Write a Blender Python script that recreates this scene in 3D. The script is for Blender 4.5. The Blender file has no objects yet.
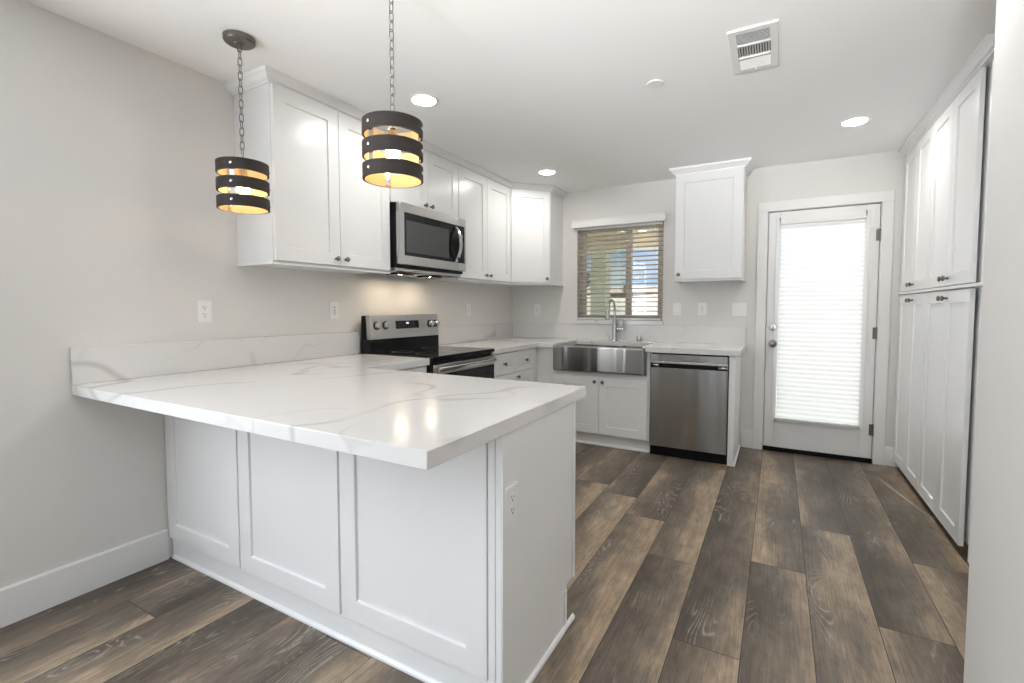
import bpy, bmesh, math, random
from mathutils import Vector, Matrix

SC = bpy.context.scene
COL = SC.collection
R = math.radians
random.seed(7)

# ------------------------------------------------------------------ camera
cam = bpy.data.cameras.new('camera')
cam.sensor_width = 36.0
cam.lens = 474.65 / 1024 * 36.0
cam.shift_y = -9.93 / 1024
cam.clip_start = 0.05
cam_o = bpy.data.objects.new('camera', cam)
COL.objects.link(cam_o)
cam_o.location = (2.6078, -4.6587, 1.2381)
cam_o.rotation_euler = (R(90 - 2.8402), 0, R(29.2565))
SC.camera = cam_o

# ------------------------------------------------------------------ colour management, world, light
SC.view_settings.view_transform = 'Standard'
SC.view_settings.look = 'None'
SC.view_settings.gamma = 1.0
SC.view_settings.use_curve_mapping = False
SC.view_settings.exposure = 0.10
SC.cycles.max_bounces = 10
SC.cycles.diffuse_bounces = 6
SC.cycles.transparent_max_bounces = 16
SC.cycles.caustics_reflective = False
SC.cycles.caustics_refractive = False
SC.cycles.sample_clamp_indirect = 6.0

world = bpy.data.worlds.new('sky')
SC.world = world
world.use_nodes = True
_n = world.node_tree.nodes
_l = world.node_tree.links
_n.clear()
_out = _n.new('ShaderNodeOutputWorld')
_bg = _n.new('ShaderNodeBackground')
_tc = _n.new('ShaderNodeTexCoord')
_sep = _n.new('ShaderNodeSeparateXYZ')
_rmp = _n.new('ShaderNodeValToRGB')
_rmp.color_ramp.elements[0].position = 0.0
_rmp.color_ramp.elements[0].color = (0.50, 0.66, 0.90, 1)
_rmp.color_ramp.elements[1].position = 0.5
_rmp.color_ramp.elements[1].color = (0.10, 0.26, 0.66, 1)
_ns = _n.new('ShaderNodeTexNoise')
_ns.inputs['Scale'].default_value = 5.0
_ns.inputs['Detail'].default_value = 5.0
_map = _n.new('ShaderNodeMapping')
_map.inputs['Scale'].default_value = (1, 1, 3.0)
_cr = _n.new('ShaderNodeValToRGB')
_cr.color_ramp.elements[0].position = 0.42
_cr.color_ramp.elements[1].position = 0.70
_mix = _n.new('ShaderNodeMix')
_mix.data_type = 'RGBA'
_mix.inputs['B'].default_value = (0.95, 0.96, 1.0, 1)
_l.new(_tc.outputs['Generated'], _sep.inputs[0])
_l.new(_sep.outputs['Z'], _rmp.inputs[0])
_l.new(_tc.outputs['Generated'], _map.inputs[0])
_l.new(_map.outputs[0], _ns.inputs['Vector'])
_l.new(_ns.outputs['Fac'], _cr.inputs[0])
_l.new(_cr.outputs[0], _mix.inputs['Factor'])
_l.new(_rmp.outputs[0], _mix.inputs['A'])
_l.new(_mix.outputs['Result'], _bg.inputs['Color'])
_bg.inputs['Strength'].default_value = 1.0
_l.new(_bg.outputs[0], _out.inputs[0])

sun = bpy.data.lights.new('sun', 'SUN')
sun.energy = 7.5
sun.angle = R(0.6)
sun.color = (1.0, 0.95, 0.87)
sun_o = bpy.data.objects.new('sun', sun)
COL.objects.link(sun_o)
sun_o.rotation_euler = Vector((0.17, -0.75, -0.64)).to_track_quat('-Z', 'Y').to_euler()


def area(name, loc, direction, sx, sy, watts, color):
    a = bpy.data.lights.new(name, 'AREA')
    a.shape = 'RECTANGLE'
    a.size, a.size_y = sx, sy
    a.energy = watts
    a.color = color
    o = bpy.data.objects.new(name, a)
    COL.objects.link(o)
    o.location = loc
    o.rotation_euler = Vector(direction).to_track_quat('-Z', 'Y').to_euler()
    return o


# lamps added in assumed, unseen windows behind the camera, for daylight
area('unseen_window_light', (0.95, -9.40, 1.35), (0, 1, 0.12), 1.5, 1.9, 12, (0.86, 0.94, 1.0))
area('unseen_window_light', (3.30, -9.40, 1.35), (0, 1, 0.12), 2.2, 1.9, 14, (0.86, 0.94, 1.0))
area('unseen_window_light', (-0.04, -5.35, 1.45), (1, 0.0, 0.03), 1.6, 1.6, 66, (0.88, 0.94, 1.0))  # added in the left wall to brighten the right wall and pantry
# fill lamp added far behind the camera to brighten the ceiling
ceil_fill = area('ceiling_fill', (2.20, -8.60, 0.90), (0.01, 0.906, 0.423), 1.30, 0.80, 52, (1.0, 1.0, 1.0))
ceil_fill.data.spread = R(38)

DOWNLIGHT = 138.0      # radiance of the recessed lenses
BULB = 42.0
HOODLAMP = 26.0

# ------------------------------------------------------------------ materials
def nodes_of(name):
    m = bpy.data.materials.new(name)
    m.use_nodes = True
    nt = m.node_tree
    return m, nt.nodes, nt.links, nt.nodes['Principled BSDF']


def coords(n, l, scale=(1, 1, 1), rot=(0, 0, 0), kind='Object'):
    t = n.new('ShaderNodeTexCoord')
    mp = n.new('ShaderNodeMapping')
    mp.inputs['Scale'].default_value = scale
    mp.inputs['Rotation'].default_value = rot
    l.new(t.outputs[kind], mp.inputs[0])
    return mp.outputs[0]


def plain(name, col, rough=0.5, metal=0.0, spec=0.5, var=0.02, vscale=30, bump=0.0, bscale=200, aniso=0.0, coat=0.0,
          stretch=(1, 1, 1)):
    m, n, l, p = nodes_of(name)
    p.inputs['Roughness'].default_value = rough
    p.inputs['Metallic'].default_value = metal
    p.inputs['Specular IOR Level'].default_value = spec
    p.inputs['Anisotropic'].default_value = aniso
    p.inputs['Anisotropic Rotation'].default_value = 0.25
    p.inputs['Coat Weight'].default_value = coat
    c = coords(n, l, stretch)
    ns = n.new('ShaderNodeTexNoise')
    ns.inputs['Scale'].default_value = vscale
    ns.inputs['Detail'].default_value = 3
    l.new(c, ns.inputs['Vector'])
    mx = n.new('ShaderNodeMix')
    mx.data_type = 'RGBA'
    mx.inputs['A'].default_value = tuple(max(0, x * (1 - var)) for x in col) + (1,)
    mx.inputs['B'].default_value = tuple(min(1, x * (1 + var)) for x in col) + (1,)
    l.new(ns.outputs['Fac'], mx.inputs['Factor'])
    l.new(mx.outputs['Result'], p.inputs['Base Color'])
    if bump:
        n2 = n.new('ShaderNodeTexNoise')
        n2.inputs['Scale'].default_value = bscale
        n2.inputs['Detail'].default_value = 2
        l.new(c, n2.inputs['Vector'])
        b = n.new('ShaderNodeBump')
        b.inputs['Strength'].default_value = bump
        b.inputs['Distance'].default_value = 0.002
        l.new(n2.outputs['Fac'], b.inputs['Height'])
        l.new(b.outputs[0], p.inputs['Normal'])
    return m


def emitter(name, col, strength):
    m, n, l, p = nodes_of(name)
    p.inputs['Base Color'].default_value = (0.9, 0.9, 0.9, 1)
    p.inputs['Emission Color'].default_value = tuple(col) + (1,)
    p.inputs['Emission Strength'].default_value = strength
    return m


def quartz():
    m, n, l, p = nodes_of('white_quartz')
    p.inputs['Roughness'].default_value = 0.16
    p.inputs['Specular IOR Level'].default_value = 0.5
    c = coords(n, l, (1, 1, 1), (R(25), R(20), R(35)))

    def vein(scale, level, w, seed, mask_lo, mask_hi):
        mp = n.new('ShaderNodeMapping')
        mp.inputs['Location'].default_value = (seed, seed * 0.37, -seed)
        mp.inputs['Scale'].default_value = (1.0, 0.55, 0.8)
        l.new(c, mp.inputs[0])
        a = n.new('ShaderNodeTexNoise')
        a.inputs['Scale'].default_value = scale
        a.inputs['Detail'].default_value = 3.0
        a.inputs['Roughness'].default_value = 0.40
        a.inputs['Distortion'].default_value = 0.15
        l.new(mp.outputs[0], a.inputs['Vector'])
        s = n.new('ShaderNodeMath'); s.operation = 'SUBTRACT'; s.inputs[1].default_value = level
        l.new(a.outputs['Fac'], s.inputs[0])
        ab = n.new('ShaderNodeMath'); ab.operation = 'ABSOLUTE'
        l.new(s.outputs[0], ab.inputs[0])
        mr = n.new('ShaderNodeMapRange')
        mr.inputs['From Min'].default_value = 0.0
        mr.inputs['From Max'].default_value = w
        mr.inputs['To Min'].default_value = 1.0
        mr.inputs['To Max'].default_value = 0.0
        l.new(ab.outputs[0], mr.inputs[0])
        k = n.new('ShaderNodeTexNoise')
        k.inputs['Scale'].default_value = 3.4
        k.inputs['Detail'].default_value = 3
        l.new(mp.outputs[0], k.inputs['Vector'])
        kr = n.new('ShaderNodeMapRange')
        kr.inputs['From Min'].default_value = mask_lo
        kr.inputs['From Max'].default_value = mask_hi
        l.new(k.outputs['Fac'], kr.inputs[0])
        mu = n.new('ShaderNodeMath'); mu.operation = 'MULTIPLY'
        l.new(mr.outputs[0], mu.inputs[0]); l.new(kr.outputs[0], mu.inputs[1])
        return mu.outputs[0]

    def both(a, b):
        x = n.new('ShaderNodeMath'); x.operation = 'MAXIMUM'
        l.new(a, x.inputs[0]); l.new(b, x.inputs[1])
        return x.outputs[0]

    v1 = both(vein(1.0, 0.50, 0.010, 3.1, 0.38, 0.54), vein(1.0, 0.56, 0.009, 5.9, 0.42, 0.58))
    v2 = both(vein(1.9, 0.50, 0.009, 8.7, 0.46, 0.62), vein(1.9, 0.45, 0.007, 1.7, 0.48, 0.64))
    base = n.new('ShaderNodeMix'); base.data_type = 'RGBA'
    base.inputs['A'].default_value = (0.70, 0.685, 0.668, 1)
    base.inputs['B'].default_value = (0.755, 0.745, 0.73, 1)
    cn = n.new('ShaderNodeTexNoise'); cn.inputs['Scale'].default_value = 2.0; cn.inputs['Detail'].default_value = 3
    l.new(c, cn.inputs['Vector']); l.new(cn.outputs['Fac'], base.inputs['Factor'])
    m1 = n.new('ShaderNodeMix'); m1.data_type = 'RGBA'
    m1.inputs['B'].default_value = (0.44, 0.42, 0.40, 1)
    s1 = n.new('ShaderNodeMath'); s1.operation = 'MULTIPLY'; s1.inputs[1].default_value = 0.68
    l.new(v1, s1.inputs[0]); l.new(s1.outputs[0], m1.inputs['Factor'])
    l.new(base.outputs['Result'], m1.inputs['A'])
    m2 = n.new('ShaderNodeMix'); m2.data_type = 'RGBA'
    m2.inputs['B'].default_value = (0.52, 0.50, 0.48, 1)
    s2 = n.new('ShaderNodeMath'); s2.operation = 'MULTIPLY'; s2.inputs[1].default_value = 0.48
    l.new(v2, s2.inputs[0]); l.new(s2.outputs[0], m2.inputs['Factor'])
    l.new(m1.outputs['Result'], m2.inputs['A'])
    l.new(m2.outputs['Result'], p.inputs['Base Color'])
    return m


def plank_wood():
    m, n, l, p = nodes_of('wood_planks')
    uv = n.new('ShaderNodeUVMap'); uv.uv_map = 'plank'
    at = n.new('ShaderNodeAttribute'); at.attribute_name = 'plank_id'
    sx = n.new('ShaderNodeSeparateXYZ'); l.new(uv.outputs[0], sx.inputs[0])
    sc = n.new('ShaderNodeSeparateColor'); l.new(at.outputs['Color'], sc.inputs[0])

    def M(op, a, b=None, c=None):
        x = n.new('ShaderNodeMath'); x.operation = op
        for i, v in enumerate((a, b, c)):
            if v is None: continue
            if isinstance(v, (int, float)): x.inputs[i].default_value = v
            else: l.new(v, x.inputs[i])
        return x.outputs[0]

    def vec(fu, fv, fr, ch='Red'):
        cb = n.new('ShaderNodeCombineXYZ')
        l.new(M('MULTIPLY', sx.outputs['X'], fu), cb.inputs[0])
        l.new(M('MULTIPLY', sx.outputs['Y'], fv), cb.inputs[1])
        l.new(M('MULTIPLY', sc.outputs[ch], fr), cb.inputs[2])
        return cb.outputs[0]

    def noise(v, scale, det, rough=0.5, dist=0.0):
        t = n.new('ShaderNodeTexNoise')
        t.inputs['Scale'].default_value = scale
        t.inputs['Detail'].default_value = det
        t.inputs['Roughness'].default_value = rough
        t.inputs['Distortion'].default_value = dist
        l.new(v, t.inputs['Vector'])
        return t.outputs['Fac']

    def ramp(f, pts):
        r = n.new('ShaderNodeValToRGB')
        e = r.color_ramp.elements
        while len(e) > 1: e.remove(e[-1])
        e[0].position, e[0].color = pts[0][0], tuple(pts[0][1]) + (1,)
        for ps, c in pts[1:]:
            k = e.new(ps); k.color = tuple(c) + (1,)
        l.new(f, r.inputs[0])
        return r.outputs[0]

    def mix(f, a, b, mode='MIX'):
        x = n.new('ShaderNodeMix'); x.data_type = 'RGBA'; x.blend_type = mode
        for k, v in (('Factor', f), ('A', a), ('B', b)):
            if isinstance(v, (int, float)): x.inputs[k].default_value = v
            elif isinstance(v, tuple): x.inputs[k].default_value = v + (1,)
            else: l.new(v, x.inputs[k])
        return x.outputs['Result']

    # a tan sapwood band runs along one edge of many planks
    side = M('MULTIPLY', sx.outputs['X'], 4.37)                       # 0..1 across the plank
    flip = M('GREATER_THAN', sc.outputs['Green'], 0.5)
    across = M('ABSOLUTE', M('SUBTRACT', flip, side))
    wob = noise(vec(3.0, 1.3, 53.0), 1.6, 2.5)
    bandf = M('ADD', M('MULTIPLY', across, 0.55), M('MULTIPLY', wob, 1.0))
    amount = M('MULTIPLY', sc.outputs['Blue'], 0.30)
    bandf = M('ADD', bandf, M('SUBTRACT', amount, 0.37))
    broad = ramp(bandf, [(0.18, (0.070, 0.056, 0.042)), (0.42, (0.118, 0.095, 0.072)), (0.62, (0.160, 0.129, 0.097)),
                         (0.84, (0.320, 0.245, 0.170))])
    mott = noise(vec(26, 9, 31.0, 'Green'), 1.0, 8, 0.74)
    broad = mix(0.75, broad, ramp(mott, [(0.32, (0.55, 0.54, 0.54)), (0.70, (1.55, 1.53, 1.50))]), 'MULTIPLY')
    grain = noise(vec(170, 5.0, 91.0), 1.0, 3, 0.6)
    broad = mix(0.7, broad, ramp(grain, [(0.30, (0.62, 0.61, 0.60)), (0.70, (1.36, 1.36, 1.36))]), 'MULTIPLY')
    # pale cathedral figure in patches
    wv = n.new('ShaderNodeTexNoise')
    wv.inputs['Scale'].default_value = 1.0
    wv.inputs['Detail'].default_value = 1.5
    wv.inputs['Roughness'].default_value = 0.35
    wv.inputs['Distortion'].default_value = 0.35
    l.new(vec(8.0, 1.7, 17.0, 'Blue'), wv.inputs['Vector'])
    rings = M('PINGPONG', M('MULTIPLY', wv.outputs['Fac'], 46.0), 1.0)
    line = n.new('ShaderNodeMapRange'); l.new(rings, line.inputs[0])
    line.inputs['From Min'].default_value = 0.62; line.inputs['From Max'].default_value = 0.98
    patch = n.new('ShaderNodeMapRange'); l.new(noise(vec(8.0, 1.5, 71.0), 1.0, 2), patch.inputs[0])
    patch.inputs['From Min'].default_value = 0.54; patch.inputs['From Max'].default_value = 0.63
    brk = n.new('ShaderNodeMapRange'); l.new(noise(vec(40, 30, 3.0), 1.0, 2), brk.inputs[0])
    brk.inputs['From Min'].default_value = 0.30; brk.inputs['From Max'].default_value = 0.55
    fig = M('MULTIPLY', M('MULTIPLY', line.outputs[0], patch.outputs[0]), M('MULTIPLY', brk.outputs[0], 0.8))
    colr = mix(fig, broad, (0.36, 0.325, 0.28))
    # dark joint at the plank edge
    e1 = M('MINIMUM', sx.outputs['X'], M('SUBTRACT', 0.2287, sx.outputs['X']))
    e2 = M('MINIMUM', sx.outputs['Y'], M('SUBTRACT', 1.53, sx.outputs['Y']))
    gap = M('LESS_THAN', M('MINIMUM', e1, e2), 0.0016)
    colr = mix(gap, colr, (0.018, 0.015, 0.013))
    l.new(colr, p.inputs['Base Color'])
    rr = n.new('ShaderNodeMapRange'); l.new(mott, rr.inputs[0])
    rr.inputs['To Min'].default_value = 0.34; rr.inputs['To Max'].default_value = 0.50
    l.new(rr.outputs[0], p.inputs['Roughness'])
    p.inputs['Specular IOR Level'].default_value = 0.45
    b = n.new('ShaderNodeBump'); b.inputs['Strength'].default_value = 0.12; b.inputs['Distance'].default_value = 0.002
    l.new(grain, b.inputs['Height']); l.new(b.outputs[0], p.inputs['Normal'])
    return m


def thin_glass(name, tint, gloss=0.06, rough=0.0):
    m, n, l, p = nodes_of(name)
    n.remove(p)
    t = n.new('ShaderNodeBsdfTransparent'); t.inputs[0].default_value = tint + (1,)
    g = n.new('ShaderNodeBsdfGlossy'); g.inputs['Roughness'].default_value = rough
    f = n.new('ShaderNodeLayerWeight'); f.inputs['Blend'].default_value = 0.25
    mm = n.new('ShaderNodeMath'); mm.operation = 'MULTIPLY_ADD'; mm.inputs[1].default_value = 0.3; mm.inputs[2].default_value = gloss * 0.5
    l.new(f.outputs['Facing'], mm.inputs[0])
    x = n.new('ShaderNodeMixShader')
    l.new(mm.outputs[0], x.inputs[0]); l.new(t.outputs[0], x.inputs[1]); l.new(g.outputs[0], x.inputs[2])
    l.new(x.outputs[0], n['Material Output'].inputs[0])
    return m


def translucent(name, col, share):
    m, n, l, p = nodes_of(name)
    n.remove(p)
    d = n.new('ShaderNodeBsdfDiffuse'); d.inputs[0].default_value = col + (1,)
    t = n.new('ShaderNodeBsdfTranslucent'); t.inputs[0].default_value = col + (1,)
    x = n.new('ShaderNodeMixShader'); x.inputs[0].default_value = share
    l.new(d.outputs[0], x.inputs[1]); l.new(t.outputs[0], x.inputs[2])
    l.new(x.outputs[0], n['Material Output'].inputs[0])
    return m


def leafy(name, a, b):
    m, n, l, p = nodes_of(name)
    p.inputs['Roughness'].default_value = 0.7
    ns = n.new('ShaderNodeTexNoise'); ns.inputs['Scale'].default_value = 5; ns.inputs['Detail'].default_value = 4
    l.new(coords(n, l), ns.inputs['Vector'])
    mx = n.new('ShaderNodeMix'); mx.data_type = 'RGBA'
    mx.inputs['A'].default_value = a + (1,); mx.inputs['B'].default_value = b + (1,)
    l.new(ns.outputs['Fac'], mx.inputs['Factor']); l.new(mx.outputs['Result'], p.inputs['Base Color'])
    return m


WALL = plain('wall_paint', (0.720, 0.702, 0.674), 0.6, var=0.012, vscale=2, bump=0.25, bscale=260, spec=0.4)
CEIL = plain('ceiling_paint', (0.91, 0.908, 0.90), 0.75, var=0.01, vscale=2, bump=0.15, bscale=220, spec=0.2)
TRIM = plain('trim_paint', (0.80, 0.795, 0.78), 0.32, var=0.01, vscale=4)
CAB = plain('cabinet_lacquer', (0.82, 0.82, 0.815), 0.30, var=0.008, vscale=3)
CARC = plain('cabinet_side', (0.80, 0.80, 0.795), 0.35, var=0.01, vscale=3)
DARKGAP = plain('shadow_gap_board', (0.10, 0.09, 0.08), 0.6)
QUARTZ = quartz()
FLOORM = plank_wood()
STEEL = plain('brushed_steel', (0.36, 0.35, 0.335), 0.20, 1.0, var=0.06, vscale=6, aniso=0.90, stretch=(1, 1, 60))
def sheet_ripple(m, strength):
    # rolled sheet is never quite flat: a slight ripple running up and down the panel
    n, l = m.node_tree.nodes, m.node_tree.links
    ns = n.new('ShaderNodeTexNoise'); ns.inputs['Scale'].default_value = 1.0; ns.inputs['Detail'].default_value = 1.0
    l.new(coords(n, l, (5.6, 5.6, 0.2)), ns.inputs['Vector'])
    b = n.new('ShaderNodeBump'); b.inputs['Strength'].default_value = strength; b.inputs['Distance'].default_value = 0.03
    l.new(ns.outputs['Fac'], b.inputs['Height'])
    l.new(b.outputs[0], n['Principled BSDF'].inputs['Normal'])
sheet_ripple(STEEL, 0.45)
STEELH = plain('brushed_steel_plate', (0.56, 0.545, 0.53), 0.33, 1.0, var=0.05, vscale=6, aniso=0.5, stretch=(30, 30, 1))
FAUCETM = plain('satin_nickel', (0.46, 0.45, 0.43), 0.22, 1.0)
CHROME = plain('polished_nickel', (0.70, 0.69, 0.67), 0.14, 1.0)
NICKEL = plain('dark_nickel', (0.22, 0.20, 0.18), 0.30, 1.0)
BLACKGL = plain('black_glass', (0.008, 0.008, 0.009), 0.06, 0.0, spec=0.32)
BLACKPL = plain('black_enamel', (0.010, 0.010, 0.011), 0.30, 0.0, spec=0.12)
SMOKE = plain('smoked_window_mesh', (0.060, 0.062, 0.062), 0.22, 0.0)
WHITEPL = plain('white_plastic', (0.84, 0.84, 0.83), 0.35)
SLOT = plain('slot_dark', (0.05, 0.05, 0.05), 0.6)
BLACKRUB = plain('black_rubber', (0.008, 0.008, 0.008), 0.7, spec=0.08)
ALMOND = plain('almond_vinyl', (0.52, 0.47, 0.40), 0.4)
SLATM = translucent('slat_cream', (0.78, 0.74, 0.68), 0.35)
SHADEM = translucent('white_pleated_fabric', (0.90, 0.91, 0.92), 0.55)
GLASS = thin_glass('window_glass', (0.96, 0.98, 0.97))
SCREEN = thin_glass('insect_screen', (0.80, 0.82, 0.78), 0.0, 0.6)
BANDOUT = plain('espresso_wood', (0.034, 0.028, 0.025), 0.65, spec=0.25, var=0.35, vscale=25, stretch=(1, 1, 4))
BANDIN = plain('pale_maple', (0.52, 0.37, 0.19), 0.5, var=0.25, vscale=18)
LENS = emitter('lit_lens', (1.0, 0.97, 0.93), DOWNLIGHT)
BULBM = emitter('lit_bulb', (1.0, 0.75, 0.46), BULB)
HOODM = emitter('lit_hood_lens', (1.0, 0.82, 0.60), HOODLAMP)
DISPM = emitter('lit_digits', (0.75, 0.85, 1.0), 1.2)
VENTM = plain('vent_white_metal', (0.78, 0.78, 0.76), 0.4)
CONC = plain('concrete', (0.66, 0.63, 0.58), 0.8, var=0.1, vscale=8)
SAND = plain('pale_gravel', (0.74, 0.66, 0.54), 0.9, var=0.2, vscale=3)
STUCCO = plain('stucco_sage', (0.62, 0.63, 0.56), 0.85, var=0.06, vscale=20, bump=0.3)
PCEIL = plain('patio_boarding', (0.66, 0.58, 0.46), 0.7, var=0.05)
TERRA = plain('terracotta', (0.55, 0.36, 0.27), 0.8, var=0.2, vscale=12)
CREAM = plain('cream_stucco', (0.72, 0.62, 0.50), 0.85)
LEAF1 = leafy('leaves_mid', (0.05, 0.12, 0.02), (0.24, 0.34, 0.08))
LEAF2 = leafy('leaves_olive', (0.07, 0.10, 0.03), (0.26, 0.30, 0.12))
BARK = plain('bark', (0.12, 0.08, 0.05), 0.9, var=0.3)

# ------------------------------------------------------------------ mesh helpers
class MB:
    """collects shapes into one bmesh"""
    def __init__(s):
        s.bm = bmesh.new()

    def box(s, x0, x1, y0, y1, z0, z1, bev=0.0, seg=1):
        b = bmesh.new()
        bmesh.ops.create_cube(b, size=1.0)
        for v in b.verts:
            v.co = Vector(((x0 + x1) / 2 + v.co.x * (x1 - x0), (y0 + y1) / 2 + v.co.y * (y1 - y0),
                           (z0 + z1) / 2 + v.co.z * (z1 - z0)))
        if bev:
            bmesh.ops.bevel(b, geom=list(b.edges), offset=bev, segments=seg, profile=0.5, affect='EDGES')
        return s.merge(b)

    def merge(s, b, mat=None):
        if mat is not None:
            b.transform(mat)
        me = bpy.data.meshes.new('tmp')
        b.to_mesh(me)
        b.free()
        s.bm.from_mesh(me)
        bpy.data.meshes.remove(me)
        return s

    def lathe(s, prof, seg=24, origin=(0, 0, 0), axis='Z', cap=True):
        """prof: list of (r, h) along the axis"""
        b = bmesh.new()
        rings = []
        for r, h in prof:
            if r < 1e-6:
                rings.append([b.verts.new((0, 0, h))])
            else:
                rings.append([b.verts.new((r * math.cos(2 * math.pi * i / seg), r * math.sin(2 * math.pi * i / seg), h))
                              for i in range(seg)])
        for a, c in zip(rings, rings[1:]):
            for i in range(seg):
                j = (i + 1) % seg
                if len(a) == 1 and len(c) == 1: continue
                if len(a) == 1: b.faces.new((a[0], c[i], c[j]))
                elif len(c) == 1: b.faces.new((a[i], a[j], c[0]))
                else: b.faces.new((a[i], a[j], c[j], c[i]))
        if cap:
            for rg, fl in ((rings[0], True), (rings[-1], False)):
                if len(rg) > 1:
                    b.faces.new(rg[::-1] if fl else rg)
        bmesh.ops.recalc_face_normals(b, faces=list(b.faces))
        q = {'Z': Matrix.Identity(4), 'X': Matrix.Rotation(R(90), 4, 'Y'), '-Y': Matrix.Rotation(R(90), 4, 'X'),
             'Y': Matrix.Rotation(R(-90), 4, 'X'), '-X': Matrix.Rotation(R(-90), 4, 'Y')}[axis] if isinstance(axis, str) else axis
        return s.merge(b, Matrix.Translation(origin) @ q)

    def tube(s, pts, r, seg=10, closed=False, caps=True):
        """round tube along points; r a number or a list"""
        b = bmesh.new()
        P = [Vector(p) for p in pts]
        n = len(P)
        rs = r if isinstance(r, (list, tuple)) else [r] * n
        rings = []
        up = None
        for i in range(n):
            if closed:
                t = (P[(i + 1) % n] - P[i - 1]).normalized()
            else:
                t = (P[min(i + 1, n - 1)] - P[max(i - 1, 0)]).normalized()
            if up is None:
                up = Vector((0, 0, 1)) if abs(t.z) < 0.9 else Vector((0, 1, 0))
            x = t.cross(up).normalized()
            up = x.cross(t).normalized()
            rings.append([b.verts.new(P[i] + (x * math.cos(a) + up * math.sin(a)) * rs[i])
                          for a in [2 * math.pi * k / seg for k in range(seg)]])
        m = n if closed else n - 1
        for i in range(m):
            a, c = rings[i], rings[(i + 1) % n]
            for k in range(seg):
                j = (k + 1) % seg
                b.faces.new((a[k], a[j], c[j], c[k]))
        if caps and not closed:
            b.faces.new(rings[0][::-1]); b.faces.new(rings[-1])
        bmesh.ops.recalc_face_normals(b, faces=list(b.faces))
        return s.merge(b)

    def prism(s, poly, z0, z1, bev=0.0, mat=None):
        """polygon in xy extruded from z0 to z1"""
        b = bmesh.new()
        vs = [b.verts.new((x, y, z0)) for x, y in poly]
        f = b.faces.new(vs)
        ex = bmesh.ops.extrude_face_region(b, geom=[f])
        bmesh.ops.translate(b, verts=[v for v in ex['geom'] if isinstance(v, bmesh.types.BMVert)], vec=(0, 0, z1 - z0))
        bmesh.ops.recalc_face_normals(b, faces=list(b.faces))
        if bev:
            bmesh.ops.bevel(b, geom=list(b.edges), offset=bev, segments=2, profile=0.5, affect='EDGES')
        return s.merge(b, mat)

    def sweep(s, path, prof, z0=0.0):
        """profile (offset to the right of travel, z) swept along a horizontal polyline with mitres"""
        b = bmesh.new()
        P = [Vector((x, y)) for x, y in path]
        n = len(P)
        rings = []
        for i in range(n):
            d0 = (P[i] - P[i - 1]).normalized() if i > 0 else (P[1] - P[0]).normalized()
            d1 = (P[i + 1] - P[i]).normalized() if i < n - 1 else d0
            n0, n1 = Vector((d0.y, -d0.x)), Vector((d1.y, -d1.x))
            m = (n0 + n1).normalized()
            k = 1.0 / max(0.3, m.dot(n0))
            rings.append([b.verts.new((P[i].x + m.x * k * o, P[i].y + m.y * k * o, z0 + z)) for o, z in prof])
        q = len(prof)
        for a, c in zip(rings, rings[1:]):
            for k in range(q):
                j = (k + 1) % q
                b.faces.new((a[k], a[j], c[j], c[k]))
        b.faces.new(rings[0]); b.faces.new(rings[-1][::-1])
        bmesh.ops.recalc_face_normals(b, faces=list(b.faces))
        return s.merge(b)

    def mesh(s, name, mats, angle=35):
        me = bpy.data.meshes.new(name)
        bmesh.ops.remove_doubles(s.bm, verts=list(s.bm.verts), dist=1e-6)
        s.bm.to_mesh(me)
        s.bm.free()
        me.set_sharp_from_angle(angle=R(angle))
        for p in me.polygons: p.use_smooth = p.area < 0.004
        for m in (mats if isinstance(mats, (list, tuple)) else [mats]):
            me.materials.append(m)
        return me

    def build(s, name, mat, parent=None, loc=(0, 0, 0), rz=0.0, angle=35):
        return link(name, s.mesh(name, mat, angle), parent, loc, rz)


def link(name, me, parent=None, loc=(0, 0, 0), rz=0.0):
    o = bpy.data.objects.new(name, me)
    COL.objects.link(o)
    o.location = loc
    o.rotation_euler = (0, 0, rz)
    if parent is not None: o.parent = parent
    return o


def tag(o, label=None, cat=None, group=None, kind=None):
    for k, v in (('label', label), ('category', cat), ('group', group), ('kind', kind)):
        if v: o[k] = v
    return o


def thing(name, label, cat, loc=(0, 0, 0), rz=0.0, group=None):
    o = bpy.data.objects.new(name, None)
    COL.objects.link(o)
    o.empty_display_size = 0.1
    o.location = loc
    o.rotation_euler = (0, 0, rz)
    return tag(o, label, cat, group)


def struct(name, mb, mat, angle=35):
    o = mb.build(name, mat, angle=angle)
    o['kind'] = 'structure'
    return o


H = 2.4408       # ceiling height
CT0, CT1 = 0.8694, 0.914
BST = 1.0716

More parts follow.
